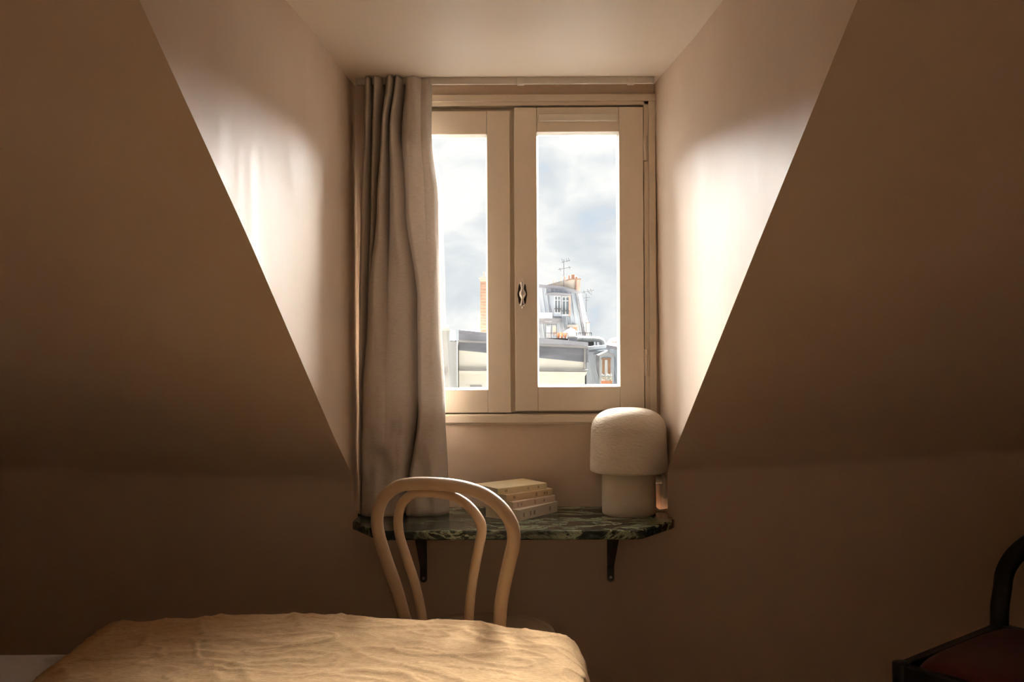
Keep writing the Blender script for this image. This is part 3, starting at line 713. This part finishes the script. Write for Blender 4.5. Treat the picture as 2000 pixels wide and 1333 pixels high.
# antennas
def antenna(x, yb, yt, D, bars, lab):
    t = thing('tv_antenna', lab, 'antenna', P(x, yb, D))
    MB().bar(P(x,yb,D), P(x,yt,D), .05).build('mast', M['railing'], t)
    for (xa, ya, xb, yb_) in bars: MB().bar(P(xa,ya,D), P(xb,yb_,D), .035).build('boom', M['railing'], t)
antenna(1101.3, 566, 507, D3+back+.3, [(1096,513,1113,509),(1090,527,1115,522),(1097,505,1100,514),(1106,505,1108,512),(1110,504,1112,511),(1093,524,1095,530),(1111,520,1113,526)], 'thin television aerial standing on the chimney wall of the mansard building')
antenna(1144.8, 652, 574, D3-1.5, [(1136,572,1160,567),(1140,568,1142,574),(1147,565,1150,573),(1153,564,1156,572),(1150,571,1156,576),(1140,583,1152,581),(1143,587,1149,587)], 'thin television aerial beside the steep right slope of the mansard building')
# roof terrace in front of the mansard
D4 = 79
t = thing('roof_terrace', 'flat zinc roof terrace in front of the mansard building', 'terrace', (P(1100,690,D4).x, D4, ZG))
wall_to_ground([(1030,660.5),(1160,661.5)], D4, 6).build('deck', M['low_bounce'], t)
MB().pbox(1110,650,1126.5,661,D4+.4,.3).build('screen_panel', M['whitepaint'], t)
t = thing('metal_frame', 'dark thin metal door frame standing on the roof terrace', 'frame', P(1076,661,D4))
for a_, c_ in (((1065.5,661),(1065.5,634)),((1065.5,634),(1087,634)),((1087,634),(1087,661)),((1077,634),(1077,661)),((1065.5,651),(1087,651))):
    MB().bar(P(*a_,D4+.1), P(*c_,D4+.1), .05).build('bar', M['railing'], t)
MB().pbox(1068,638,1075,660.5,D4+1,.1).build('door_panel', M['whitepaint'], t)
MB().pbox(1080,637,1086,655,D4+1,.1).build('door_panel', M['stonepale'], t)
for x, lab in ((1090.5, 'terracotta plant pot on the roof terrace beside the dark metal frame'), (1097.5, 'terracotta plant pot on the roof terrace between two like pots'), (1104.5, 'terracotta plant pot on the roof terrace beside the white screen panel')):
    p = P(x, 661, D4+.35); b = MB(); r = .12
    b.lathe([(r*.75,0),(r,.38),(r*1.12,.40),(r*1.12,.47),(r*.9,.47),(r*.85,.42)], p, 14)
    tag(b.build('terracotta_pot', M['terracotta'], origin=p, smooth=True, auto=40), lab, 'plant pot', 'terracotta pots on the terrace')
t = thing('parasol', 'open white parasol on the roof terrace', 'parasol', P(1115,661,D4+1))
p = P(1115,641,D4+1); b = MB(); R3 = 15.5*D4/F
b.lathe([(R3,-.42),(R3*.97,-.36),(R3*.5,-.16),(.01,.02)], p, 8); b.build('canopy', M['canvas'], t)
MB().bar(P(1115,661,D4+1), P(1115,643,D4+1), .05).build('pole', M['whitepaint'], t)
t = thing('terrace_railing', 'dark metal railing at the edge of the roof terrace', 'railing', P(1140,661,D4))
MB().bar(P(1124,650.5,D4), P(1155,650.5,D4), .06).build('top_rail', M['railing'], t)
for k in range(9): MB().bar(P(1126+k*3.6,661,D4), P(1126+k*3.6,650.5,D4), .04 if k % 4 else .07).build('baluster', M['railing'], t)
# duct and vent box
D5 = 74.5
t = thing('ventilation_duct', 'thick galvanised ventilation duct lying on the zinc roof with a bent end', 'duct', P(1150,674,D5))
MB().tube(spline([P(1126,661.5,D5), P(1150,662.5,D5), P(1168,663.5,D5), P(1176,667,D5), P(1178,674,D5)], 6), .21, seg=16).build('pipe', M['duct'], t, smooth=True)
for x in (1164.5, 1171.5): MB().bar(P(x,667,D5-.1), P(x,680,D5-.1), .12).build('support', M['zincdark'], t)
for x in (1138, 1158):
    MB().tube([P(x-.4,662+.03*(x-1126),D5), P(x+.4,662+.03*(x-1126),D5)], .225, seg=16).build('duct_collar', M['zincdark'], t, smooth=True, auto=40)
t = thing('vent_box', 'grey zinc vent box with flat lid beside the ventilation duct', 'vent', P(1118,668,D5-1.5))
MB().pbox(1110.5,661,1127,667,D5-1.5,.7).build('box', M['zinc'], t)
MB().pbox(1107.5,658.6,1128,661.4,D5-1.6,.9).build('lid', M['leadgrey'], t)

# zinc roofed building with gabled dormer
D6 = 72
t = thing('zinc_roof_building', 'grey zinc roofed building with a gabled dormer and brown window', 'building', (P(1190,700,D6).x, D6+1, ZG))
wall_to_ground([(1143.5,775),(1702,775)], D6+.2, 5.8).build('wall', M['stucco'], t)
b = MB()
e = [P(1146,776,D6), P(1702,776,D6), P(1692,690,D6+.2), P(1207,682,D6+.2), P(1184,677,D6+.2), P(1144.5,681,D6+.2)]
b.prism(e, (0,6,0)); b.build('roof', M['zinc'], t)
up_ = Vector((0,0,.04)); MB().prism([p+up_ for p in e[2:]]+[p-up_ for p in e[:1:-1]], (0,6.1,0)).build('bounce_cover', M['low_bounce'], t)  # unseen slab added so this roof top throws back little sunlight
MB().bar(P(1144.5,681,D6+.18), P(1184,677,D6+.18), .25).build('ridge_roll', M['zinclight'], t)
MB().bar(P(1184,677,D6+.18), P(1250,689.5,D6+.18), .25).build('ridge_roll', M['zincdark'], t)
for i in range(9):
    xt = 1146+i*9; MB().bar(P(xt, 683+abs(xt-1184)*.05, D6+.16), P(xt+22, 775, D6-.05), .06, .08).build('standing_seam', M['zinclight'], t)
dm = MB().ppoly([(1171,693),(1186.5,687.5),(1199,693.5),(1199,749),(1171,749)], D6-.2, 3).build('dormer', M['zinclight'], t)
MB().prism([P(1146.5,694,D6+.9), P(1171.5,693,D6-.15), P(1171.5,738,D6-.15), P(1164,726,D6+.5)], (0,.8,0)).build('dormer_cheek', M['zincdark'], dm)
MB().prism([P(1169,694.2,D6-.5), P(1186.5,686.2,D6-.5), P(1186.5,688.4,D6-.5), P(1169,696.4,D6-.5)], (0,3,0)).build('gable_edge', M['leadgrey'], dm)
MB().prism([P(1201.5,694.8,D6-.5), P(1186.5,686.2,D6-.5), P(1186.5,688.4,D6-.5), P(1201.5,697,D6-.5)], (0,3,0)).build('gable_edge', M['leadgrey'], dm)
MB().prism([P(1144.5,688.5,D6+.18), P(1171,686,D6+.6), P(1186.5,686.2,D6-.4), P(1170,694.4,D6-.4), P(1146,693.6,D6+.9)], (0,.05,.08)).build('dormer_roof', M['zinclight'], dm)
wn = MB().pbox(1175.5,700.5,1193,731,D6-.3,.15).build('window', M['paleglass'], t)
MB().pbox(1175,700,1193.5,703,D6-.42,.2).build('lintel', M['brownwood'], wn)
MB().pbox(1176.5,703,1180.5,731,D6-.40,.1).build('shutter', M['brownwood'], wn)
MB().pbox(1187.3,703,1192.5,731,D6-.40,.1).build('shutter', M['brownwood'], wn)
MB().pbox(1181,703.5,1187,730.5,D6-.34,.05).build('pane', M['paleglass'], wn)
t = thing('flower_box', 'balcony flower box with pale and orange blooms below the brown dormer window', 'flower box', P(1184.5,750,D6-.8))
MB().pbox(1174.5,744.5,1195.5,750,D6-1,.35).build('planter', M['terracotta'], t)
MB().bar(P(1173.5,736,D6-1.05), P(1196,736,D6-1.05), .03).build('guard_rail', M['railing'], t)
for nm, mm, cnt, (ya, yb) in (('leaves','leaf',60,(734,746)),('pale_blooms','petal',40,(731,744)),('orange_blooms','petal2',34,(738,747))):
    b = MB()
    for k in range(cnt):
        p = P(random.uniform(1175.5,1195), random.uniform(ya,yb), D6-.9+random.uniform(-.15,.2)); r = random.uniform(.03,.06)
        d1 = Vector((random.uniform(-1,1),random.uniform(-1,1),random.uniform(-1,1))).normalized()*r; d2 = d1.orthogonal().normalized()*r*.7; d3 = d1.cross(d2).normalized()*r*.5
        b.add([p+d1,p-d1,p+d2,p-d2,p+d3,p-d3], [(0,2,4),(2,1,4),(1,3,4),(3,0,4),(2,0,5),(1,2,5),(3,1,5),(0,3,5)])
    tag(b.build(nm, M[mm], t), kind='stuff')
# small far chimney and wall
t = thing('small_chimney', 'small low brown chimney with pots on the zinc roof', 'chimney', (P(1200,684,80).x, 80, ZG))
wall_to_ground([(1194.5,689),(1206,689)], 80, .8).build('gable_wall', M['stonepale'], t)
MB().pbox(1194.5,671,1206,690,80,.8).build('stack', M['stonepale'], t)
MB().pbox(1194,670,1206.5,672,79.9,1).build('cap', M['leadgrey'], t)
for x in (1197,1201,1204.5): MB().lathe([(.07,0),(.08,.1),(.06,.16)], P(x,670,80.3), 10).build('pot', M['potbrown'], t, smooth=True, auto=40)
t = thing('distant_building', 'distant cream building end beyond the zinc roof', 'building', (P(1225,680,95).x, 95, ZG))
wall_to_ground([(1202,672),(1208,663),(1250,655)], 95, 8).build('wall', M['stucco'], t)
MB().ppoly([(1200.5,672.5),(1208,662),(1250,654),(1250,656),(1208,664.5),(1202,674)], 94.8, 8.4).build('roof_edge', M['zinclight'], t)
